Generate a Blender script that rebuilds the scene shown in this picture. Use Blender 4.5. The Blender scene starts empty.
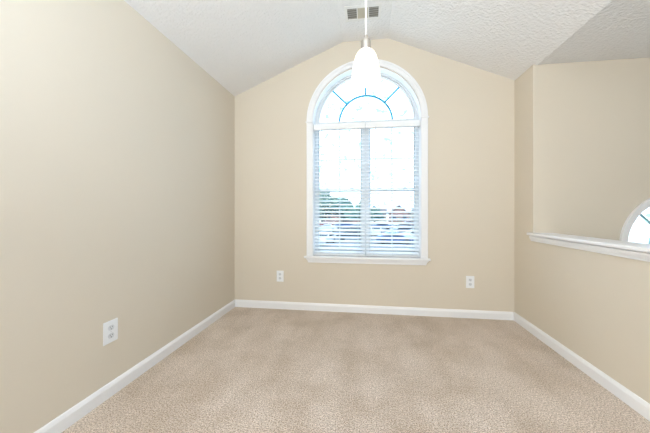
import bpy, bmesh, math, random
from mathutils import Vector, Matrix
random.seed(7)
S = bpy.context.scene
C = S.collection
PI = math.pi

# ------------------------------------------------------------------ camera, sky, sun, lights, exposure
YAW = math.radians(7.965)
CAMH = 1.1037
cam_d = bpy.data.cameras.new('camera'); cam = bpy.data.objects.new('camera', cam_d); C.objects.link(cam)
cam.location = (0, 0, CAMH); cam.rotation_euler = (PI/2, 0, YAW)
cam_d.sensor_width = 36; cam_d.lens = 36*287.1/650; cam_d.shift_x = -1.74/650; cam_d.shift_y = -4.87/650
cam_d.clip_start = 0.02; cam_d.clip_end = 600
S.camera = cam

W = bpy.data.worlds.new('sky'); S.world = W; W.use_nodes = True
nt = W.node_tree; nt.nodes.clear()
wo = nt.nodes.new('ShaderNodeOutputWorld'); bg = nt.nodes.new('ShaderNodeBackground')
tc = nt.nodes.new('ShaderNodeTexCoord'); nz = nt.nodes.new('ShaderNodeTexNoise'); cr = nt.nodes.new('ShaderNodeValToRGB')
nz.inputs['Scale'].default_value = 60; nz.inputs['Detail'].default_value = 3
cr.color_ramp.elements[0].position = 0.36; cr.color_ramp.elements[0].color = (0.16, 0.66, 0.97, 1)
cr.color_ramp.elements[1].position = 0.43; cr.color_ramp.elements[1].color = (0.57, 0.77, 1.0, 1)
nt.links.new(tc.outputs['Generated'], nz.inputs['Vector']); nt.links.new(nz.outputs['Fac'], cr.inputs['Fac'])
nt.links.new(cr.outputs['Color'], bg.inputs['Color']); nt.links.new(bg.outputs['Background'], wo.inputs['Surface'])
bg.inputs['Strength'].default_value = 3.5

def lamp(name, kind, loc, rot, power, color, **kw):
    d = bpy.data.lights.new(name, kind); o = bpy.data.objects.new(name, d); C.objects.link(o)
    o.location = loc; o.rotation_euler = rot; d.energy = power; d.color = color
    for k, v in kw.items(): setattr(d, k, v)
    return o
# sun high behind the house
lamp('sun', 'SUN', (0, -20, 40), (math.radians(42), 0, math.radians(-24)), 2.2, (1.0, 0.96, 0.9), angle=0.02)
# photographer's flash bounced off the ceiling, then two added fills: upper left, right
def aim(d): return Vector(d).to_track_quat('-Z', 'Y').to_euler()
lamp('flash_up', 'AREA', (-0.05, -0.75, 1.5), aim((0, 0.28, 1)), 60, (0.90, 0.96, 1.0), shape='DISK', size=1.0)
lamp('fill_left', 'AREA', (-0.3, -0.3, 1.9), aim((-0.7, 0.3, 0.8)), 9, (0.3, 0.6, 1.0), shape='DISK', size=0.8)
lamp('fill_right', 'AREA', (-0.9, -0.8, 1.2), aim((1, 0.6, -0.1)), 18, (0.98, 0.9, 0.9), shape='DISK', size=0.9)
# invented warm fill, then daylight from the rooms behind the camera
lamp('warm_fill', 'AREA', (-1.2, -2.0, 1.6), aim((0.25, 1, 0)), 19, (1.0, 0.82, 0.45), shape='RECTANGLE', size=0.5, size_y=1.2)
lamp('rear_daylight', 'AREA', (0.3, -3.3, 1.6), (math.radians(94), 0, 0), 38, (0.50, 0.74, 1.0), shape='RECTANGLE', size=2.4, size_y=2.0)
# added fill aimed up to brighten the stairwell ceiling
lamp('foyer_fill', 'AREA', (3.3, 0.3, 0.1), aim((-0.15, 0.4, 1)), 8, (1.0, 0.97, 0.9), shape='RECTANGLE', size=1.6, size_y=1.6)
S.view_settings.view_transform = 'Standard'; S.view_settings.look = 'None'
S.view_settings.gamma = 1; S.view_settings.use_curve_mapping = False
S.view_settings.exposure = 0.39

# ------------------------------------------------------------------ materials
def srgb(r, g, b):
    f = lambda c: c/12.92 if c <= 0.04045 else ((c+0.055)/1.055)**2.4
    return (f(r/255), f(g/255), f(b/255), 1)
def mat(name, col, rough=0.6, metal=0.0, bump=None, var=None, emit=0, trans=0):
    m = bpy.data.materials.new(name); m.use_nodes = True
    n = m.node_tree.nodes; l = m.node_tree.links; b = n['Principled BSDF']
    b.inputs['Base Color'].default_value = col; b.inputs['Roughness'].default_value = rough; b.inputs['Metallic'].default_value = metal
    tcn = n.new('ShaderNodeTexCoord')
    if var:                                   # (scale, amount): mottled colour
        no = n.new('ShaderNodeTexNoise'); no.inputs['Scale'].default_value = var[0]; no.inputs['Detail'].default_value = 3
        hs = n.new('ShaderNodeMix'); hs.data_type = 'RGBA'
        hs.inputs[6].default_value = tuple(c*(1-var[1]) for c in col[:3])+(1,)
        hs.inputs[7].default_value = tuple(min(1, c*(1+var[1])) for c in col[:3])+(1,)
        l.new(tcn.outputs['Object'], no.inputs['Vector']); l.new(no.outputs['Fac'], hs.inputs[0]); l.new(hs.outputs[2], b.inputs['Base Color'])
    if bump:                                  # (scale, strength, distance)
        no = n.new('ShaderNodeTexNoise'); no.inputs['Scale'].default_value = bump[0]; no.inputs['Detail'].default_value = 4
        bp = n.new('ShaderNodeBump'); bp.inputs['Strength'].default_value = bump[1]; bp.inputs['Distance'].default_value = bump[2]
        l.new(tcn.outputs['Object'], no.inputs['Vector']); l.new(no.outputs['Fac'], bp.inputs['Height']); l.new(bp.outputs['Normal'], b.inputs['Normal'])
    if emit:
        b.inputs['Emission Color'].default_value = col; b.inputs['Emission Strength'].default_value = emit
    return m
M = {}
M['wall'] = mat('beige_wall_paint', srgb(217, 207, 190), 0.75, bump=(180, 0.08, 0.002), var=(1.5, 0.012))
M['trim'] = mat('white_trim_paint', srgb(238, 238, 239), 0.4, var=(4, 0.01))
M['vinyl'] = mat('white_vinyl', srgb(216, 219, 222), 0.4, var=(6, 0.01))
M['sash'] = mat('grey_vinyl_sash', srgb(196, 200, 202), 0.4, var=(6, 0.01))
M['muntin'] = mat('flare_tinted_muntin', srgb(58, 160, 200), 0.4, var=(6, 0.01))  # white bars; blue flare from the bright window is mixed into the colour
M['teal'] = mat('pale_teal_bar', srgb(150, 190, 196), 0.4, var=(6, 0.01))
M['slat'] = mat('white_blind_slat', srgb(240, 241, 242), 0.45, var=(8, 0.01))
M['plate'] = mat('white_outlet_plastic', srgb(238, 240, 242), 0.35, var=(20, 0.01))
M['dark'] = mat('dark_slot', srgb(112, 112, 112), 0.7, var=(20, 0.05))
M['grille'] = mat('grey_duct', srgb(140, 136, 128), 0.7, var=(20, 0.05))
M['ventwhite'] = mat('white_register_enamel', srgb(232, 230, 226), 0.4, var=(20, 0.01))
M['nickel_paint'] = mat('grey_louvre_enamel', srgb(196, 192, 185), 0.5, var=(30, 0.02))
M['nickel'] = mat('brushed_nickel', srgb(178, 172, 164), 0.35, 0.9, var=(30, 0.03))
M['rod'] = mat('pale_rod', srgb(235, 233, 230), 0.35, 0.0, var=(30, 0.02))
M['shade'] = mat('glowing_white_glass', srgb(255, 247, 232), 0.25, emit=0.75, var=(10, 0.01))
M['bulb'] = mat('lit_bulb', srgb(255, 244, 225), 0.3, emit=6)
M['cord'] = mat('white_cord', srgb(215, 215, 214), 0.7, var=(40, 0.02))
M['wand'] = mat('clear_grey_wand', srgb(190, 195, 198), 0.3, var=(40, 0.02))
M['tassel'] = mat('beige_tassel', srgb(196, 186, 164), 0.6, var=(40, 0.03))

# textured ceiling
m = mat('textured_ceiling_paint', srgb(236, 235, 234), 0.9); M['ceiling'] = m
n = m.node_tree.nodes; l = m.node_tree.links; b = n['Principled BSDF']
t = n.new('ShaderNodeTexCoord'); n1 = n.new('ShaderNodeTexNoise'); n1.inputs['Scale'].default_value = 48; n1.inputs['Detail'].default_value = 5
bp = n.new('ShaderNodeBump'); bp.inputs['Strength'].default_value = 0.85; bp.inputs['Distance'].default_value = 0.012
l.new(t.outputs['Object'], n1.inputs['Vector']); l.new(n1.outputs['Fac'], bp.inputs['Height']); l.new(bp.outputs['Normal'], b.inputs['Normal'])

# cut pile carpet: speckle of pile tufts + broad brushed nap
m = mat('beige_cut_pile_carpet', srgb(200, 184, 166), 0.97); M['carpet'] = m
n = m.node_tree.nodes; l = m.node_tree.links; b = n['Principled BSDF']
b.inputs['Specular IOR Level'].default_value = 0.1
b.inputs['Sheen Weight'].default_value = 1.0; b.inputs['Sheen Roughness'].default_value = 0.6; b.inputs['Sheen Tint'].default_value = srgb(235, 215, 190)
t = n.new('ShaderNodeTexCoord')
def noise(scale, det, vec=None, rough=0.5):
    q = n.new('ShaderNodeTexNoise'); q.inputs['Scale'].default_value = scale; q.inputs['Detail'].default_value = det; q.inputs['Roughness'].default_value = rough
    l.new(vec or t.outputs['Object'], q.inputs['Vector']); return q
def ramp(src, p0, c0, p1, c1):
    q = n.new('ShaderNodeValToRGB'); q.color_ramp.elements[0].position = p0; q.color_ramp.elements[0].color = c0
    q.color_ramp.elements[1].position = p1; q.color_ramp.elements[1].color = c1; l.new(src, q.inputs['Fac']); return q
def mul(a, bb, fac=1.0):
    q = n.new('ShaderNodeMix'); q.data_type = 'RGBA'; q.blend_type = 'MULTIPLY'; q.inputs[0].default_value = fac
    l.new(a, q.inputs[6]); l.new(bb, q.inputs[7]); return q.outputs[2]
fine = noise(150, 1, rough=0.6); mid = noise(64, 2, rough=0.7)
r1 = ramp(fine.outputs['Fac'], 0.33, srgb(120, 107, 98), 0.66, srgb(248, 237, 230))
mp = n.new('ShaderNodeMapping'); mp.inputs['Rotation'].default_value = (0, 0, math.radians(28)); mp.inputs['Scale'].default_value = (3.2, 1.0, 1)
l.new(t.outputs['Object'], mp.inputs['Vector'])
nap = noise(1.5, 3, mp.outputs['Vector'])
r2 = ramp(nap.outputs['Fac'], 0.34, (0.80, 0.775, 0.745, 1), 0.60, (1, 1, 1, 1))
blot = noise(2.6, 5, rough=0.6)
r3 = ramp(blot.outputs['Fac'], 0.36, (0.77, 0.735, 0.69, 1), 0.55, (1, 1, 1, 1))
r4 = ramp(mid.outputs['Fac'], 0.38, (0.78, 0.76, 0.735, 1), 0.58, (1, 1, 1, 1))
col = mul(mul(mul(r1.outputs['Color'], r2.outputs['Color']), r3.outputs['Color']), r4.outputs['Color'])
l.new(col, b.inputs['Base Color'])
bp = n.new('ShaderNodeBump'); bp.inputs['Strength'].default_value = 0.7; bp.inputs['Distance'].default_value = 0.012
l.new(fine.outputs['Fac'], bp.inputs['Height']); l.new(bp.outputs['Normal'], b.inputs['Normal'])

# window glass
m = bpy.data.materials.new('clear_glass'); m.use_nodes = True; M['glass'] = m
n = m.node_tree.nodes; l = m.node_tree.links; n.clear()
o_ = n.new('ShaderNodeOutputMaterial'); mx = n.new('ShaderNodeMixShader'); tr = n.new('ShaderNodeBsdfTransparent'); gl = n.new('ShaderNodeBsdfGlossy')
gl.inputs['Roughness'].default_value = 0.02; mx.inputs['Fac'].default_value = 0.003
tr.inputs['Color'].default_value = (0.97, 0.99, 1, 1)
l.new(tr.outputs[0], mx.inputs[1]); l.new(gl.outputs[0], mx.inputs[2]); l.new(mx.outputs[0], o_.inputs['Surface'])

# outdoors
M['asphalt'] = mat('sunlit_asphalt', srgb(92, 92, 94), 0.9, var=(0.4, 0.1))
M['lawn'] = mat('pale_concrete', srgb(205, 202, 190), 0.95, var=(0.6, 0.2))
M['leaf1'] = mat('deep_green_foliage', srgb(70, 92, 82), 0.9, bump=(3, 1, 0.3), var=(2.5, 0.4))
M['leaf2'] = mat('mid_green_foliage', srgb(82, 104, 90), 0.9, bump=(3, 1, 0.3), var=(2.5, 0.4))
M['bark'] = mat('grey_bark', srgb(120, 108, 96), 0.9, var=(6, 0.2))
M['siding'] = mat('pale_siding', srgb(140, 130, 120), 0.8, var=(1, 0.05))
M['brick'] = mat('pinkish_brick', srgb(122, 92, 84), 0.8, var=(2, 0.1))
M['shingle'] = mat('grey_brown_shingles', srgb(96, 86, 84), 0.85, var=(3, 0.15))
M['pane'] = mat('dark_window_pane', srgb(50, 56, 66), 0.15, var=(2, 0.1))
M['tyre'] = mat('black_tyre', srgb(50, 50, 54), 0.8, var=(5, 0.1))
CAR = {'white': mat('white_car_paint', srgb(180, 180, 182), 0.25, var=(3, 0.01)),
       'blue': mat('blue_car_paint', srgb(50, 72, 108), 0.25, var=(3, 0.02)),
       'silver': mat('silver_car_paint', srgb(96, 97, 100), 0.25, var=(3, 0.02)),
       'dark': mat('charcoal_car_paint', srgb(60, 62, 68), 0.25, var=(3, 0.02)),
       'red': mat('red_car_paint', srgb(120, 62, 56), 0.25, var=(3, 0.02))}

# ------------------------------------------------------------------ mesh helpers
def box(bm, x0, x1, y0, y1, z0, z1):
    v = [bm.verts.new((x, y, z)) for x in (x0, x1) for y in (y0, y1) for z in (z0, z1)]
    for f in ((0,1,3,2), (4,6,7,5), (0,4,5,1), (2,3,7,6), (0,2,6,4), (1,5,7,3)): bm.faces.new([v[i] for i in f])
def prism(bm, pts, axis, a0, a1):
    """polygon pts extruded along axis ('x','y','z') from a0 to a1"""
    def p(u, v, a): return {'x': (a, u, v), 'y': (u, a, v), 'z': (u, v, a)}[axis]
    A = [bm.verts.new(p(u, v, a0)) for u, v in pts]; B = [bm.verts.new(p(u, v, a1)) for u, v in pts]
    bm.faces.new(A); bm.faces.new(B[::-1]); k = len(pts)
    for i in range(k): bm.faces.new((A[i], B[i], B[(i+1) % k], A[(i+1) % k]))
def ring(bm, cx, cz, r0, r1, y0, y1, a0=0.0, a1=PI, k=48):
    """arch band in the xz plane between radii r0 and r1, from y0 to y1"""
    prev = None; first = None
    for i in range(k+1):
        a = a0+(a1-a0)*i/k; c, s = math.cos(a), math.sin(a)
        q = [bm.verts.new((cx+r*c, y, cz+r*s)) for r, y in ((r0, y0), (r1, y0), (r1, y1), (r0, y1))]
        if prev:
            for j in range(4): bm.faces.new((prev[j], prev[(j+1) % 4], q[(j+1) % 4], q[j]))
        else: first = q
        prev = q
    bm.faces.new(first); bm.faces.new(prev[::-1])
def lathe(bm, prof, k=40, cx=0, cy=0, cap=False):
    rows = [[bm.verts.new((cx+r*math.cos(2*PI*i/k), cy+r*math.sin(2*PI*i/k), z)) for i in range(k)] for r, z in prof]
    for a, b_ in zip(rows, rows[1:]):
        for i in range(k): bm.faces.new((a[i], a[(i+1) % k], b_[(i+1) % k], b_[i]))
    if cap: bm.faces.new(rows[0][::-1]); bm.faces.new(rows[-1])
def bar(bm, p0, p1, w, d0, d1):
    """flat bar in the xz plane from p0 to p1, width w, between y d0..d1"""
    p0 = Vector(p0); p1 = Vector(p1); t_ = (p1-p0).normalized(); s = Vector((-t_.y, t_.x))*w/2
    prism(bm, [tuple(p0+s), tuple(p1+s), tuple(p1-s), tuple(p0-s)], 'y', d0, d1)
def tube(bm, p0, p1, r, k=10):
    p0 = Vector(p0); p1 = Vector(p1); d = (p1-p0); L = d.length; q = d.to_track_quat('Z', 'Y')
    A = [bm.verts.new(p0+q@Vector((r*math.cos(2*PI*i/k), r*math.sin(2*PI*i/k), 0))) for i in range(k)]
    B = [bm.verts.new(p1+q@Vector((r*math.cos(2*PI*i/k), r*math.sin(2*PI*i/k), 0))) for i in range(k)]
    for i in range(k): bm.faces.new((A[i], A[(i+1) % k], B[(i+1) % k], B[i]))
    bm.faces.new(A[::-1]); bm.faces.new(B)
def obj(name, bm, m, parent=None, bevel=0, smooth=False, label=None):
    bmesh.ops.recalc_face_normals(bm, faces=bm.faces)
    me = bpy.data.meshes.new(name); bm.to_mesh(me); bm.free(); me.materials.append(m)
    if smooth:
        for p in me.polygons: p.use_smooth = True
    o = bpy.data.objects.new(name, me); C.objects.link(o)
    if parent: o.parent = parent
    if bevel:
        md = o.modifiers.new('bevel', 'BEVEL'); md.width = bevel; md.segments = 2; md.limit_method = 'ANGLE'
    if label: o['label'] = label
    return o
def thing(name, label, cat, loc=(0, 0, 0), rz=0, group=None):
    o = bpy.data.objects.new(name, None); C.objects.link(o); o.location = loc; o.rotation_euler = (0, 0, rz)
    o.empty_display_size = 0.1; o['label'] = label; o['category'] = cat
    if group: o['group'] = group
    return o
def struct(o, label, cat):
    o['kind'] = 'structure'; o['label'] = label; o['category'] = cat; return o
def copy_tree(o, parent=None):
    c = o.copy(); C.objects.link(c)
    if parent: c.parent = parent
    for ch in list(o.children): copy_tree(ch, c)
    return c

# ------------------------------------------------------------------ room shell
D = 3.16; XL = -1.525; XR = 1.488; EAVE = 2.44; EAVEL = 2.443; TOP = 2.973; RX0, RX1 = -0.264, 0.226
REAR = -3.5; FY = 2.83; FX = 4.9; FZ = 2.43; FXC = 1.522; LOW = -2.75
T = 0.13                                    # depth of the window reveal
bm = bmesh.new(); box(bm, XL-0.12, 1.60, REAR-0.1, D+0.15, -0.25, 0)
struct(obj('floor', bm, M['carpet']), 'beige cut pile carpet covering the whole room floor', 'floor')

bm = bmesh.new(); box(bm, XL-0.12, XL, REAR-0.1, D+0.15, 0, EAVE+0.1)
struct(obj('wall_left', bm, M['wall']), 'plain beige wall on the left with one outlet', 'wall')

# window wall: gable outline with an arched hole, in two halves
WX = -0.0155; HW = 0.588; WZ0 = 0.602; SPR = 2.096
bm = bmesh.new()
nA = 32
arcL = [(WX+HW*math.cos(a), SPR+HW*math.sin(a)) for a in [PI/2+PI/2*i/nA for i in range(nA+1)]]
arcR = [(WX+HW*math.cos(a), SPR+HW*math.sin(a)) for a in [PI/2-PI/2*i/nA for i in range(nA+1)]]
prism(bm, [(WX, 0), (WX, WZ0), (WX-HW, WZ0)]+arcL[::-1]+[(WX, TOP+.05), (RX0, TOP+.05), (XL, EAVEL+.05), (XL, 0)], 'y', D, D+0.15)
prism(bm, [(WX, 0), (WX, WZ0), (WX+HW, WZ0)]+arcR[::-1]+[(WX, TOP+.05), (RX1, TOP+.05), (XR+.02, EAVE+.05), (XR+.02, 0)], 'y', D, D+0.15)
bmesh.ops.remove_doubles(bm, verts=bm.verts, dist=1e-5)
struct(obj('wall_back', bm, M['wall']), 'beige gable wall holding the tall arched window', 'wall')

# right: short return beside the window wall, then half wall open above
bm = bmesh.new(); box(bm, XR, 1.62, FY, D+0.15, 0, EAVE-0.005)
struct(obj('wall_return', bm, M['wall']), 'narrow beige return between the window wall and the open half wall', 'wall')
bm = bmesh.new(); box(bm, XR, 1.60, REAR, FY-0.0005, 0, 0.880)
struct(obj('wall_right', bm, M['wall']), 'beige half wall on the right below the white ledge', 'wall')
# white ledge capping the half wall
cap = bpy.data.objects.new('trim_1', None); C.objects.link(cap); struct(cap, 'white moulded ledge capping the half wall on the right', 'ledge')
bm = bmesh.new(); box(bm, 1.445, 1.65, REAR, FY-0.001, 0.890, 0.914); box(bm, 1.445, XR-0.0005, FY-0.001, FY+0.026, 0.890, 0.914)
obj('ledge_board', bm, M['trim'], cap, bevel=0.005)
bm = bmesh.new()
prism(bm, [(XR-.0005, 0.8360), (1.477, 0.8370), (1.474, 0.8440), (1.474, 0.8510), (1.469, 0.8530), (1.467, 0.8580), (1.463, 0.8680), (1.460, 0.8780), (1.460, 0.8835), (1.471, 0.8845), (1.471, 0.8900), (XR-.0005, 0.8900)], 'y', REAR, FY+0.012)
obj('ledge_moulding', bm, M['trim'], cap)
bm = bmesh.new(); prism(bm, [(1.6005, 0.84), (1.616, 0.848), (1.632, 0.890), (1.6005, 0.890)], 'y', REAR, FY-0.001)
obj('ledge_moulding', bm, M['trim'], cap)

# stairwell beyond the half wall
FWX, FWZ, FR = 2.642, 0.816, 0.415
bm = bmesh.new()
aL = [(FWX+FR*math.cos(a), FWZ+FR*math.sin(a)) for a in [PI/2+PI/2*i/24 for i in range(25)]]
aR = [(FWX+FR*math.cos(a), FWZ+FR*math.sin(a)) for a in [PI/2-PI/2*i/24 for i in range(25)]]
FB = -0.9
prism(bm, [(FWX, LOW), (FWX, FB), (FWX-FR, FB)]+aL[::-1]+[(FWX, FZ+.02), (1.6195, FZ+.02), (1.6195, LOW)], 'y', FY, FY+0.15)
prism(bm, [(FWX, LOW), (FWX, FB), (FWX+FR, FB)]+aR[::-1]+[(FWX, FZ+.02), (FX, FZ+.02), (FX, LOW)], 'y', FY, FY+0.15)
bmesh.ops.remove_doubles(bm, verts=bm.verts, dist=1e-5)
struct(obj('wall_foyer', bm, M['wall']), 'beige stairwell wall beyond the half wall with a half-round window', 'wall')
bm = bmesh.new(); box(bm, FX, FX+0.12, REAR-.1, FY+0.15, LOW, FZ+.1)
struct(obj('wall_foyer_side', bm, M['wall']), 'beige far side wall of the stairwell', 'wall')
bm = bmesh.new(); box(bm, 1.60, FX+.12, REAR-.1, FY+0.15, LOW-.1, LOW)
struct(obj('floor_foyer', bm, M['carpet']), 'stairwell floor one storey below', 'floor')
bm = bmesh.new(); box(bm, 1.50, 1.60, REAR-.1, FY+.15, LOW, -0.251)
struct(obj('wall_foyer_low', bm, M['wall']), 'lower stairwell wall under the half wall', 'wall')
bm = bmesh.new(); box(bm, XL-.12, FX+.12, REAR-.12, REAR, LOW, TOP+.2)
struct(obj('wall_rear', bm, M['wall']), 'beige wall behind the camera', 'wall')

# ceilings
sl = (TOP-EAVE)/(XR-RX1)
bm = bmesh.new()
prism(bm, [(XL-.12, EAVEL-.12*(TOP-EAVEL)/(RX0-XL)), (RX0, TOP), (RX1, TOP), (FXC, TOP-(FXC-RX1)*sl), (FXC+.02, TOP+.2), (XL-.12, TOP+.2)], 'y', REAR-.1, D+.15)
struct(obj('ceiling', bm, M['ceiling']), 'white textured vaulted ceiling with a narrow flat top', 'ceiling')
bm = bmesh.new(); box(bm, FXC+.001, FX+.12, REAR-.1, FY+.6, FZ, FZ+.25)
struct(obj('ceiling_foyer', bm, M['ceiling']), 'flat textured ceiling over the stairwell', 'ceiling')

# baseboards
BH = 0.083
def base_prof(): return [(0, 0), (0.014, 0), (0.014, BH-.022), (0.011, BH-.014), (0.008, BH-.006), (0.004, BH), (0, BH)]
bm = bmesh.new(); prism(bm, [(XL+.0005+u, v) for u, v in base_prof()], 'y', REAR, D-.0005)
struct(obj('baseboard_left', bm, M['trim']), 'white baseboard along the left wall', 'baseboard')
bm = bmesh.new(); prism(bm, [(D-.0005-u, v) for u, v in base_prof()], 'x', XL+.0145, XR-.0145)
struct(obj('baseboard_back', bm, M['trim']), 'white baseboard under the arched window', 'baseboard')
bm = bmesh.new(); prism(bm, [(XR-.0005-u, v) for u, v in base_prof()], 'y', REAR, D-.0005)
struct(obj('baseboard_right', bm, M['trim']), 'white baseboard along the right half wall', 'baseboard')

# ------------------------------------------------------------------ arched window
win = bpy.data.objects.new('window_1', None); C.objects.link(win); win.location = (WX, D, WZ0)
struct(win, 'tall white window with a fanlight arch over paired sashes', 'window')
def wobj(name, bm, m, **kw):
    bmesh.ops.translate(bm, verts=bm.verts, vec=(-WX, -D, -WZ0)); return obj(name, bm, m, kw.pop('parent', win), **kw)
OW = 0.652
# casing: two legs, arch, thin blocks where they meet
for s in (-1, 1):
    bm = bmesh.new(); a, c = sorted((WX+s*HW, WX+s*OW)); box(bm, a, c, D-.017, D-.0005, WZ0+.008, SPR)
    a, c = sorted((WX+s*(OW-.02), WX+s*OW)); box(bm, a, c, D-.024, D-.0168, WZ0+.008, SPR)
    wobj('casing_leg', bm, M['trim'], bevel=0.003)
    bm = bmesh.new(); a, c = sorted((WX+s*(HW-.004), WX+s*(OW+.009))); box(bm, a, c, D-.029, D-.0005, SPR, SPR+.011)
    wobj('casing_joint', bm, M['trim'])
bm = bmesh.new(); ring(bm, WX, SPR+.011, HW, OW, D-.017, D-.0005); ring(bm, WX, SPR+.011, OW-.02, OW, D-.024, D-.0168)
wobj('casing_arch', bm, M['trim'])
# reveal lining
bm = bmesh.new(); ring(bm, WX, SPR, HW-.008, HW-.0005, D-.010, D+T)
for s in (-1, 1):
    a, c = sorted((WX+s*(HW-.0005), WX+s*(HW-.008))); box(bm, a, c, D-.010, D+T, WZ0, SPR)
wobj('window_reveal', bm, M['trim'])
# stool and apron
bm = bmesh.new(); box(bm, WX-HW+.001, WX+HW-.001, D-.001, D+T, WZ0-.001, WZ0+.008); box(bm, WX-.676, WX+.676, D-.048, D-.0005, WZ0-.014, WZ0+.008)
wobj('window_stool', bm, M['trim'], bevel=0.004)
bm = bmesh.new()
prism(bm, [(WX-.655, WZ0-.0145), (WX-.634, WZ0-.066), (WX+.634, WZ0-.066), (WX+.655, WZ0-.0145)], 'y', D-.016, D-.0005)
prism(bm, [(WX-.662, WZ0-.0145), (WX-.648, WZ0-.034), (WX+.648, WZ0-.034), (WX+.662, WZ0-.0145)], 'y', D-.030, D-.0155)
wobj('window_apron', bm, M['trim'], bevel=0.002)
# outer vinyl frame
FI = HW-.008
bm = bmesh.new(); ring(bm, WX, SPR+.02, FI-.034, FI, D+T-.03, D+T+.02); ring(bm, WX, SPR+.02, FI-.052, FI-.0345, D+T-.012, D+T+.02)
for s in (-1, 1):
    a, c = sorted((WX+s*FI, WX+s*(FI-.034))); box(bm, a, c, D+T-.03, D+T+.02, WZ0+.008, SPR+.02)
box(bm, WX-FI+.0341, WX+FI-.0341, D+T-.03, D+T+.02, WZ0+.008, WZ0+.038)
box(bm, WX-FI+.0341, WX+FI-.0341, D+T-.031, D+T+.0205, SPR-.03, SPR+.035)
box(bm, WX-.040, WX+.040, D+T-.03, D+T+.02, WZ0+.038, SPR-.03)
wobj('window_frame', bm, M['vinyl'], bevel=0.002)
# sashes
ZM = 1.348
for s in (-1, 1):
    xa, xb = sorted((WX+s*.041, WX+s*(FI-.035)))
    xm = (xa+xb)/2
    for up in (0, 1):
        z0, z1 = ((WZ0+.039, ZM+.018), (ZM-.018, SPR-.031))[up]
        y0 = D+T-.02+(.0205 if up else 0); y1 = y0+.02; r = .016
        bm = bmesh.new()
        box(bm, xa, xa+r, y0, y1, z0, z1); box(bm, xb-r, xb, y0, y1, z0, z1)
        box(bm, xa+r, xb-r, y0, y1, z0, z0+(.036 if up == 0 else .036)); box(bm, xa+r, xb-r, y0, y1, z1-(.036 if up == 0 else .02), z1)
        sash = wobj('upper_sash' if up else 'lower_sash', bm, M['sash'], bevel=0.002)
        bm = bmesh.new(); zz = (z0+z1)/2+.005
        box(bm, xm-.006, xm+.006, y0+.004, y1-.004, z0+.03, z1-.015); box(bm, xa+r, xb-r, y0+.0045, y1-.0045, zz-.006, zz+.006)
        wobj('muntins', bm, M['sash'])
        bm = bmesh.new(); box(bm, xa+r*.6, xb-r*.6, (y0+y1)/2-.002, (y0+y1)/2+.002, z0+.01, z1-.01)
        wobj('glass', bm, M['glass'])
        if not up:
            bm = bmesh.new()
            for q in (-.14, .14): box(bm, xm+q-.022, xm+q+.022, y0-.006, y0+.004, z1-.002, z1+.010)
            wobj('sash_lock', bm, M['vinyl'])
# fanlight
FC = SPR+.025; RG = FI-.052
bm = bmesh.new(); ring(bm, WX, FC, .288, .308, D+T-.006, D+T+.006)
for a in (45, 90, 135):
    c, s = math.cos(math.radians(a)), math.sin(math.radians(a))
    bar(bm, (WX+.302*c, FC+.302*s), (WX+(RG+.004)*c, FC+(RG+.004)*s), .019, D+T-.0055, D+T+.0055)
wobj('fan_muntins', bm, M['muntin'], label='fan-shaped glazing bars with blue window flare painted into their colour')
bm = bmesh.new(); k = 40
prism(bm, [(WX+(RG+.01)*math.cos(PI*i/k), FC+(RG+.01)*math.sin(PI*i/k)) for i in range(k+1)], 'y', D+T+.007, D+T+.011)
wobj('fan_glass', bm, M['glass'])

# ------------------------------------------------------------------ blinds
GAPC = WX+.001
def blind(x0, x1, label, cord_x, wand_x):
    zt = 2.085; root = thing('window_blind', label, 'blind', ((x0+x1)/2, D+.052, zt), group='blinds in the arched window')
    cx, cy = (x0+x1)/2, D+.052
    def b_(name, bm, m, **kw):
        bmesh.ops.translate(bm, verts=bm.verts, vec=(-cx, -cy, -zt)); return obj(name, bm, m, root, **kw)
    bm = bmesh.new(); box(bm, x0, x1, D+.022, D+.078, zt-.062, zt); b_('headrail', bm, M['slat'], bevel=0.003)
    zb = WZ0+.014
    bm = bmesh.new(); box(bm, x0+.004, x1-.004, D+.028, D+.077, zb, zb+.016); b_('bottom_rail', bm, M['slat'], bevel=0.003)
    bm = bmesh.new(); pitch = .0412; nn = int((zt-.075-zb-.03)/pitch); tilt = math.radians(17)
    for i in range(nn+1):
        z = zb+.036+i*(zt-.085-zb-.036)/nn; ro = []
        for q in range(5):
            u = -.025+.0125*q; crown = .0022*(1-(u/.025)**2)
            ro.append((cy+u*math.cos(tilt), z+u*math.sin(tilt)+crown))
        prism(bm, ro+[(y, zz-.0026) for y, zz in ro[::-1]], 'x', x0+.004, x1-.004)
    b_('slats', bm, M['slat'])
    bm = bmesh.new()
    for f in (.14, .5, .86):
        x = x0+f*(x1-x0)
        for dy in (-.0268, .0268): tube(bm, (x, cy+dy, zb+.01), (x, cy+dy, zt-.06), .0010, 6)
    b_('ladder_cords', bm, M['cord'])
    bm = bmesh.new(); tube(bm, (wand_x, D+.016, zt-.07), (wand_x, D+.016, 1.508), .0035, 8); tube(bm, (wand_x, D+.016, zt-.05), (wand_x, D+.016, zt-.072), .0016, 6)
    b_('tilt_wand', bm, M['wand'])
    if cord_x is not None:
        bm = bmesh.new(); tube(bm, (cord_x, D+.016, zt-.05), (cord_x, D+.016, 1.70), .0009, 6)
        b_('pull_cord', bm, M['cord'])
        bm = bmesh.new(); lathe(bm, [(.0022, 1.703), (.0048, 1.690), (.006, 1.645), (.003, 1.640)], 12, cord_x, D+.016, cap=True)
        b_('cord_tassel', bm, M['tassel'], smooth=True)
blind(WX-HW+.011, GAPC-.002, 'white horizontal blind over the left half of the arched window, with a beige pull-cord tassel', -.136, -.499)
blind(GAPC+.002, WX+HW-.011, 'white horizontal blind over the right half of the arched window, without a tassel', None, .096)

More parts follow.
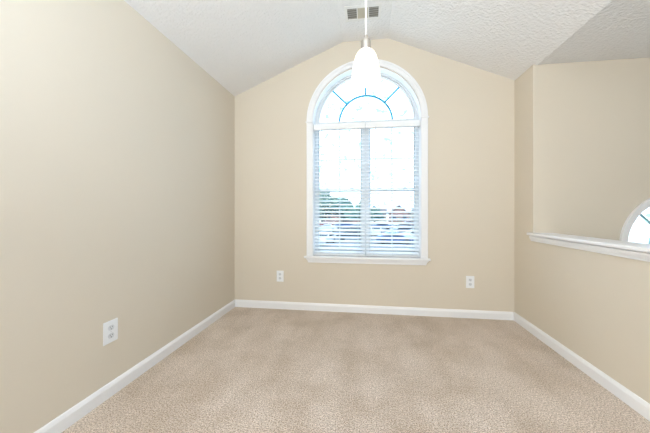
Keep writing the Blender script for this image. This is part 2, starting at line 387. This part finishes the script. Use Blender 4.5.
# ------------------------------------------------------------------ stairwell window
w2 = bpy.data.objects.new('window_2', None); C.objects.link(w2); w2.location = (FWX, FY, FB)
struct(w2, 'white half-round topped window in the stairwell beyond the ledge', 'window')
def w2obj(name, bm, m, **kw):
    bmesh.ops.translate(bm, verts=bm.verts, vec=(-FWX, -FY, -FB)); return obj(name, bm, m, w2, **kw)
bm = bmesh.new(); ring(bm, FWX, FWZ, FR-.002, FR+.052, FY-.018, FY-.0005); ring(bm, FWX, FWZ, FR+.032, FR+.052, FY-.026, FY-.0178)
for s in (-1, 1):
    a, c = sorted((FWX+s*(FR-.002), FWX+s*(FR+.052))); box(bm, a, c, FY-.018, FY-.0005, FB, FWZ)
box(bm, FWX-FR-.09, FWX+FR+.09, FY-.04, FY-.0005, FB-.03, FB)
w2obj('casing', bm, M['trim'])
bm = bmesh.new(); ring(bm, FWX, FWZ, FR-.03, FR-.0005, FY+.03, FY+.07)
for s in (-1, 1):
    a, c = sorted((FWX+s*(FR-.03), FWX+s*(FR-.0005))); box(bm, a, c, FY+.03, FY+.07, FB, FWZ)
box(bm, FWX-FR, FWX+FR, FY+.03, FY+.07, FB+.0005, FB+.04); box(bm, FWX-FR+.03, FWX+FR-.03, FY+.03, FY+.07, FWZ-.1, FWZ-.04)
w2obj('window_frame', bm, M['trim'], bevel=.002)
bm = bmesh.new()
for a in (45, 90, 135):
    c, s = math.cos(math.radians(a)), math.sin(math.radians(a)); bar(bm, (FWX+.19*c, FWZ+.19*s), (FWX+.388*c, FWZ+.388*s), .018, FY+.045, FY+.057)
ring(bm, FWX, FWZ, .185, .197, FY+.0455, FY+.0565)
for z in (-.5, -.1, .3): box(bm, FWX-FR+.03, FWX+FR-.03, FY+.046, FY+.056, z, z+.013)
w2obj('muntins', bm, M['teal'])
bm = bmesh.new(); k = 40
prism(bm, [(FWX-.39, FB+.03)]+[(FWX-.39*math.cos(PI*i/k), FWZ+.39*math.sin(PI*i/k)) for i in range(k+1)]+[(FWX+.39, FB+.03)], 'y', FY+.058, FY+.062)
w2obj('glass', bm, M['glass'])

# ------------------------------------------------------------------ outlets
def outlet():
    r = thing('power_outlet', '', 'outlet', group='wall outlets')
    w, h = .041, .0625
    bm = bmesh.new(); prism(bm, [(-w, -h), (w, -h), (w, h), (-w, h)], 'y', -.006, -.0005)
    obj('cover_plate', bm, M['plate'], r, bevel=.0025)
    for s in (-1, 1):
        bm = bmesh.new()
        pts = [(.0165*math.cos(a), s*.0225+max(-.0135, min(.0135, .0165*math.sin(a)))) for a in [2*PI*i/28 for i in range(28)]]
        prism(bm, pts, 'y', -.0085, -.0055); f = obj('socket_face', bm, M['vinyl'], r)
        bm = bmesh.new()
        box(bm, -.0075, -.0052, -.0088, -.0080, s*.0225-.001, s*.0225+.008); box(bm, .0052, .0075, -.0088, -.0080, s*.0225, s*.0225+.007)
        prism(bm, [(.0028*math.cos(2*PI*i/10), s*.0225-.0075+.0028*math.sin(2*PI*i/10)) for i in range(10)], 'y', -.0088, -.0080)
        obj('slots', bm, M['dark'], f)
    bm = bmesh.new(); prism(bm, [(.003*math.cos(2*PI*i/12), .003*math.sin(2*PI*i/12)) for i in range(12)], 'y', -.0072, -.0055)
    obj('screw', bm, M['cord'], r)
    return r
o1 = outlet(); o2 = copy_tree(o1); o3 = copy_tree(o1)
o1.location = (XL, 1.525, .385); o1.rotation_euler = (0, 0, PI/2); o1.scale = (1.2, 1, 1.06)
o1['label'] = 'white duplex outlet on the left wall, the nearest and largest'
o2.location = (-.977, D, .371); o2['label'] = 'white duplex outlet low on the window wall, left of the window'
o3.location = (1.061, D, .373); o3['label'] = 'white duplex outlet low on the window wall, right of the window'

# ------------------------------------------------------------------ ceiling register
vx0, vx1, vy0, vy1 = -.206, .131, 2.613, 2.823
v = thing('ceiling_vent', 'white ceiling register with two louvred openings above the pendant lamp', 'vent', ((vx0+vx1)/2, (vy0+vy1)/2, TOP))
hx, hy = (vx1-vx0)/2, (vy1-vy0)/2
bm = bmesh.new(); z0, z1 = -.005, -.0005; fx = .024; fy = .034
ix0, ix1 = -hx+fx, hx-fx
lw = .088
box(bm, -hx, hx, -hy, -hy+fy, z0, z1); box(bm, -hx, hx, hy-fy, hy, z0, z1)
for a, c in ((-hx, ix0), (ix0+lw, ix0+lw+.008), (ix1-lw-.008, ix1-lw), (ix1, hx)): box(bm, a, c, -hy+fy, hy-fy, z0, z1)
obj('register_frame', bm, M['ventwhite'], v)
bm = bmesh.new(); box(bm, ix0+lw+.008, ix1-lw-.008, -hy+fy, hy-fy, -.0045, -.001); obj('centre_panel', bm, M['tassel'], v, label='beige blank middle panel')
for a in (ix0, ix1-lw):
    bm = bmesh.new(); box(bm, a, a+lw, -hy+fy, hy-fy, -.0025, -.001); bk = obj('duct_opening', bm, M['grille'], v, label='grey duct opening')
    bm = bmesh.new()
    for q in range(5):
        y = -hy+fy+.012+q*(2*(hy-fy)-.02)/4.3
        prism(bm, [(y-.006, -.0075), (y-.004, -.008), (y+.006, -.0034), (y+.004, -.003)], 'x', a, a+lw)
    obj('louvres', bm, M['nickel_paint'], bk)

# ------------------------------------------------------------------ pendant lamp
PY = 1.5
p = thing('pendant_lamp', 'lit white glass bell pendant lamp hanging before the arched window', 'pendant lamp', (-.005, PY, TOP))
bm = bmesh.new(); lathe(bm, [(.0, -.0005), (.062, -.0005), (.062, -.012), (.05, -.026), (.02, -.034), (0.0, -.035)], 32); obj('ceiling_canopy', bm, M['nickel'], p, smooth=True)
bm = bmesh.new(); tube(bm, (0, 0, -.03), (0, 0, -.955), .0048, 12); obj('stem', bm, M['rod'], p, smooth=True)
zc = 1.948-TOP
bm = bmesh.new(); lathe(bm, [(.0, zc+.068), (.008, zc+.068), (.010, zc+.052), (.012, zc+.046), (.023, zc+.043), (.0255, zc+.036), (.0262, zc-.006), (.024, zc-.010), (.0, zc-.010)], 32)
obj('socket_cap', bm, M['nickel'], p, smooth=False, bevel=.001)
prof = [(.022, zc-.004), (.036, zc-.014), (.046, zc-.026), (.055, zc-.044), (.0625, zc-.070), (.068, zc-.098), (.0715, zc-.125), (.0745, zc-.170)]
inner = [(r-.003, z-.001) for r, z in prof[::-1]]; inner[0] = (.0715, zc-.170)
bm = bmesh.new(); lathe(bm, prof+inner, 48); obj('glass_shade', bm, M['shade'], p, smooth=True)
bm = bmesh.new(); lathe(bm, [(.0, zc-.012), (.013, zc-.014), (.014, zc-.045), (.026, zc-.075), (.028, zc-.092), (.022, zc-.112), (.0, zc-.120)], 24)
obj('bulb', bm, M['bulb'], p, smooth=True)
lamp('pendant_glow', 'POINT', (-.005, PY, 1.81), (0, 0, 0), 1.5, (1.0, 0.84, 0.64), shadow_soft_size=0.05)

# ------------------------------------------------------------------ outdoors, one storey below
G = -2.9
bm = bmesh.new(); box(bm, -160, 160, 3.6, 400, G-.5, G)
struct(obj('ground', bm, M['lawn']), 'pale sunlit concrete ground far below the windows', 'ground')
bm = bmesh.new(); box(bm, -26, 22, 24, 92, G-.2, G+.03)
struct(obj('parking_lot', bm, M['asphalt']), 'pale sunlit parking lot outside the window', 'parking lot')

def blobs(bm, lst, seed):
    rnd = random.Random(seed)
    for (x, y, z, r, sz) in lst:
        g = bmesh.ops.create_icosphere(bm, subdivisions=3, radius=r)
        for vv in g['verts']:
            k_ = 1+.16*math.sin(vv.co.x*3.1/r+seed)*math.cos(vv.co.z*4.3/r)+rnd.uniform(-.09, .09)
            vv.co = Vector((x+vv.co.x*k_, y+vv.co.y*k_, z+vv.co.z*k_*sz))
def tree(label, x, y, h, r, m, seed):
    rt = thing('leafy_tree', label, 'tree', (x, y, G), group='trees beyond the parking lot')
    bm = bmesh.new(); lathe(bm, [(r*.11, 0), (r*.08, h*.3), (r*.05, h*.6)], 10, cap=True); obj('trunk', bm, M['bark'], rt)
    rnd = random.Random(seed)
    lst = [(0, 0, h*.58, r*.8, 1.0), (0, 0, h*.8, r*.55, 1.0)]
    for i in range(6):
        a = i*PI/3+rnd.random(); lst.append((r*.55*math.cos(a), r*.55*math.sin(a), h*(.42+.28*rnd.random()), r*.5, .95))
    bm = bmesh.new(); blobs(bm, lst, seed); obj('crown', bm, m, rt)
for a in (('tall dark green tree filling the left edge of the lower left sash', -11.8, 76, 9.4, 4.5, 'leaf1', 1),
          ('broad dark green tree second from the left in the lower left sash', -7.4, 90, 8.0, 3.6, 'leaf1', 2),
          ('lower green tree third from the left in the lower left sash', -4.7, 78, 5.8, 2.4, 'leaf2', 3),
          ('round green tree beside the middle mullion, in the left sash', -1.4, 84, 6.6, 3.0, 'leaf2', 4),
          ('small green tree just right of the middle mullion', 2.5, 95, 5.4, 2.6, 'leaf1', 5)):
    tree(a[0], a[1], a[2], a[3], a[4], M[a[5]], a[6])

def house(label, x, y, w, dp, h, rh, wm, front=True):
    r = thing('house', label, 'house', (x, y, G), group='houses beyond the parking lot')
    bm = bmesh.new(); prism(bm, [(-w/2, 0), (w/2, 0), (w/2, h), (0, h+rh) if front else (w/2, h), (-w/2, h)] if front else [(-w/2, 0), (w/2, 0), (w/2, h), (-w/2, h)], 'y', 0, dp); obj('walls', bm, wm, r)
    bm = bmesh.new()
    if front:
        for s in (-1, 1): prism(bm, [(s*(w/2+.4), h-.3), (0, h+rh+.05), (0, h+rh+.3), (s*(w/2+.4), h-.05)], 'y', -.4, dp+.4)
    else: prism(bm, [(-.4, h-.1), (dp/2, h+rh), (dp+.4, h-.1)], 'x', -w/2-.4, w/2+.4)
    obj('roof', bm, M['shingle'], r)
    for q in (-.28, .28):
        bm = bmesh.new(); box(bm, q*w-.6, q*w+.6, -.06, -.001, 1.2, 2.7); obj('window', bm, M['pane'], r)
    bm = bmesh.new(); box(bm, -.5, .5, -.06, -.001, 0, 2.1); obj('door', bm, M['bark'], r)
house('pale house with a long grey roof between the mullion and the gabled houses', 4.4, 118, 7, 8, 3.2, 1.9, M['siding'], False)
house('pinkish brick house with a gable roof, centre of the right sash', 11.4, 104, 6.4, 9, 3.4, 2.6, M['brick'])
house('pale gabled house at the right end of the row', 20.4, 112, 8, 9, 3.4, 2.7, M['siding'])
house('pinkish brick house with a long roof behind the dark trees', -9.5, 104, 14, 8, 2.8, 1.6, M['brick'], False)

def car_proto(paint):
    r = thing('parked_car', '', 'car', group='cars in the parking lot')
    sec = [(-2.2, .35), (-2.2, .8), (-2.0, .92), (-1.1, .98), (-.45, 1.42), (.9, 1.45), (1.6, 1.02), (2.1, .95), (2.25, .6), (2.2, .35)]
    bm = bmesh.new(); prism(bm, sec, 'y', -.86, .86); obj('body', bm, paint, r, bevel=.09)
    bm = bmesh.new(); prism(bm, [(-.85, 1.0), (-.38, 1.35), (.82, 1.38), (1.35, 1.03)], 'y', -.875, .875); obj('side_windows', bm, M['pane'], r)
    bm = bmesh.new()
    prism(bm, [(-1.12, 1.0), (-.5, 1.40), (-.47, 1.37), (-1.0, 1.0)], 'y', -.72, .72); obj('windscreen', bm, M['pane'], r)
    for x in (-1.4, 1.4):
        for y in (-.8, .8):
            bm = bmesh.new(); prism(bm, [(x+.33*math.cos(2*PI*i/18), .33+.33*math.sin(2*PI*i/18)) for i in range(18)], 'y', y-.1, y+.1); obj('wheel', bm, M['tyre'], r)
    return r
protos = {}
for (c, x, y, rz, lab) in (
    ('white', -5.2, 35, 80, 'white car nearest the house, low in the left sash'),
    ('dark', -2.0, 39.5, 8, 'charcoal car parked sideways, low in the left sash beside the mullion'),
    ('white', -8.1, 57, 5, 'white car in the middle row, left end'),
    ('silver', -2.4, 56, 4, 'silver car in the middle row beside the mullion'),
    ('blue', -5.4, 70, 0, 'blue car in the far row, left of the mullion'),
    ('red', -10.6, 72, 3, 'reddish car in the far row, left end'),
    ('blue', 3.2, 66, 2, 'blue car in the far row, right of the mullion'),
    ('silver', 8.3, 68, -2, 'silver car in the far row, right sash'),
    ('dark', 6.3, 52, 4, 'charcoal car in the middle row, right sash'),
    ('white', 1.6, 50, 86, 'white car in the middle row just right of the mullion'),
    ('white', 6.6, 41.5, 6, 'white car near the right edge of the right sash'),
    ('blue', 3.4, 36.5, 178, 'blue car low in the right sash'),
    ('red', 11.0, 80, 4, 'reddish car at the far right end of the far row')):
    if c in protos: o = copy_tree(protos[c])
    else: o = protos[c] = car_proto(CAR[c])
    o.location = (x, y, G+.03); o.rotation_euler = (0, 0, math.radians(rz)); o['label'] = lab
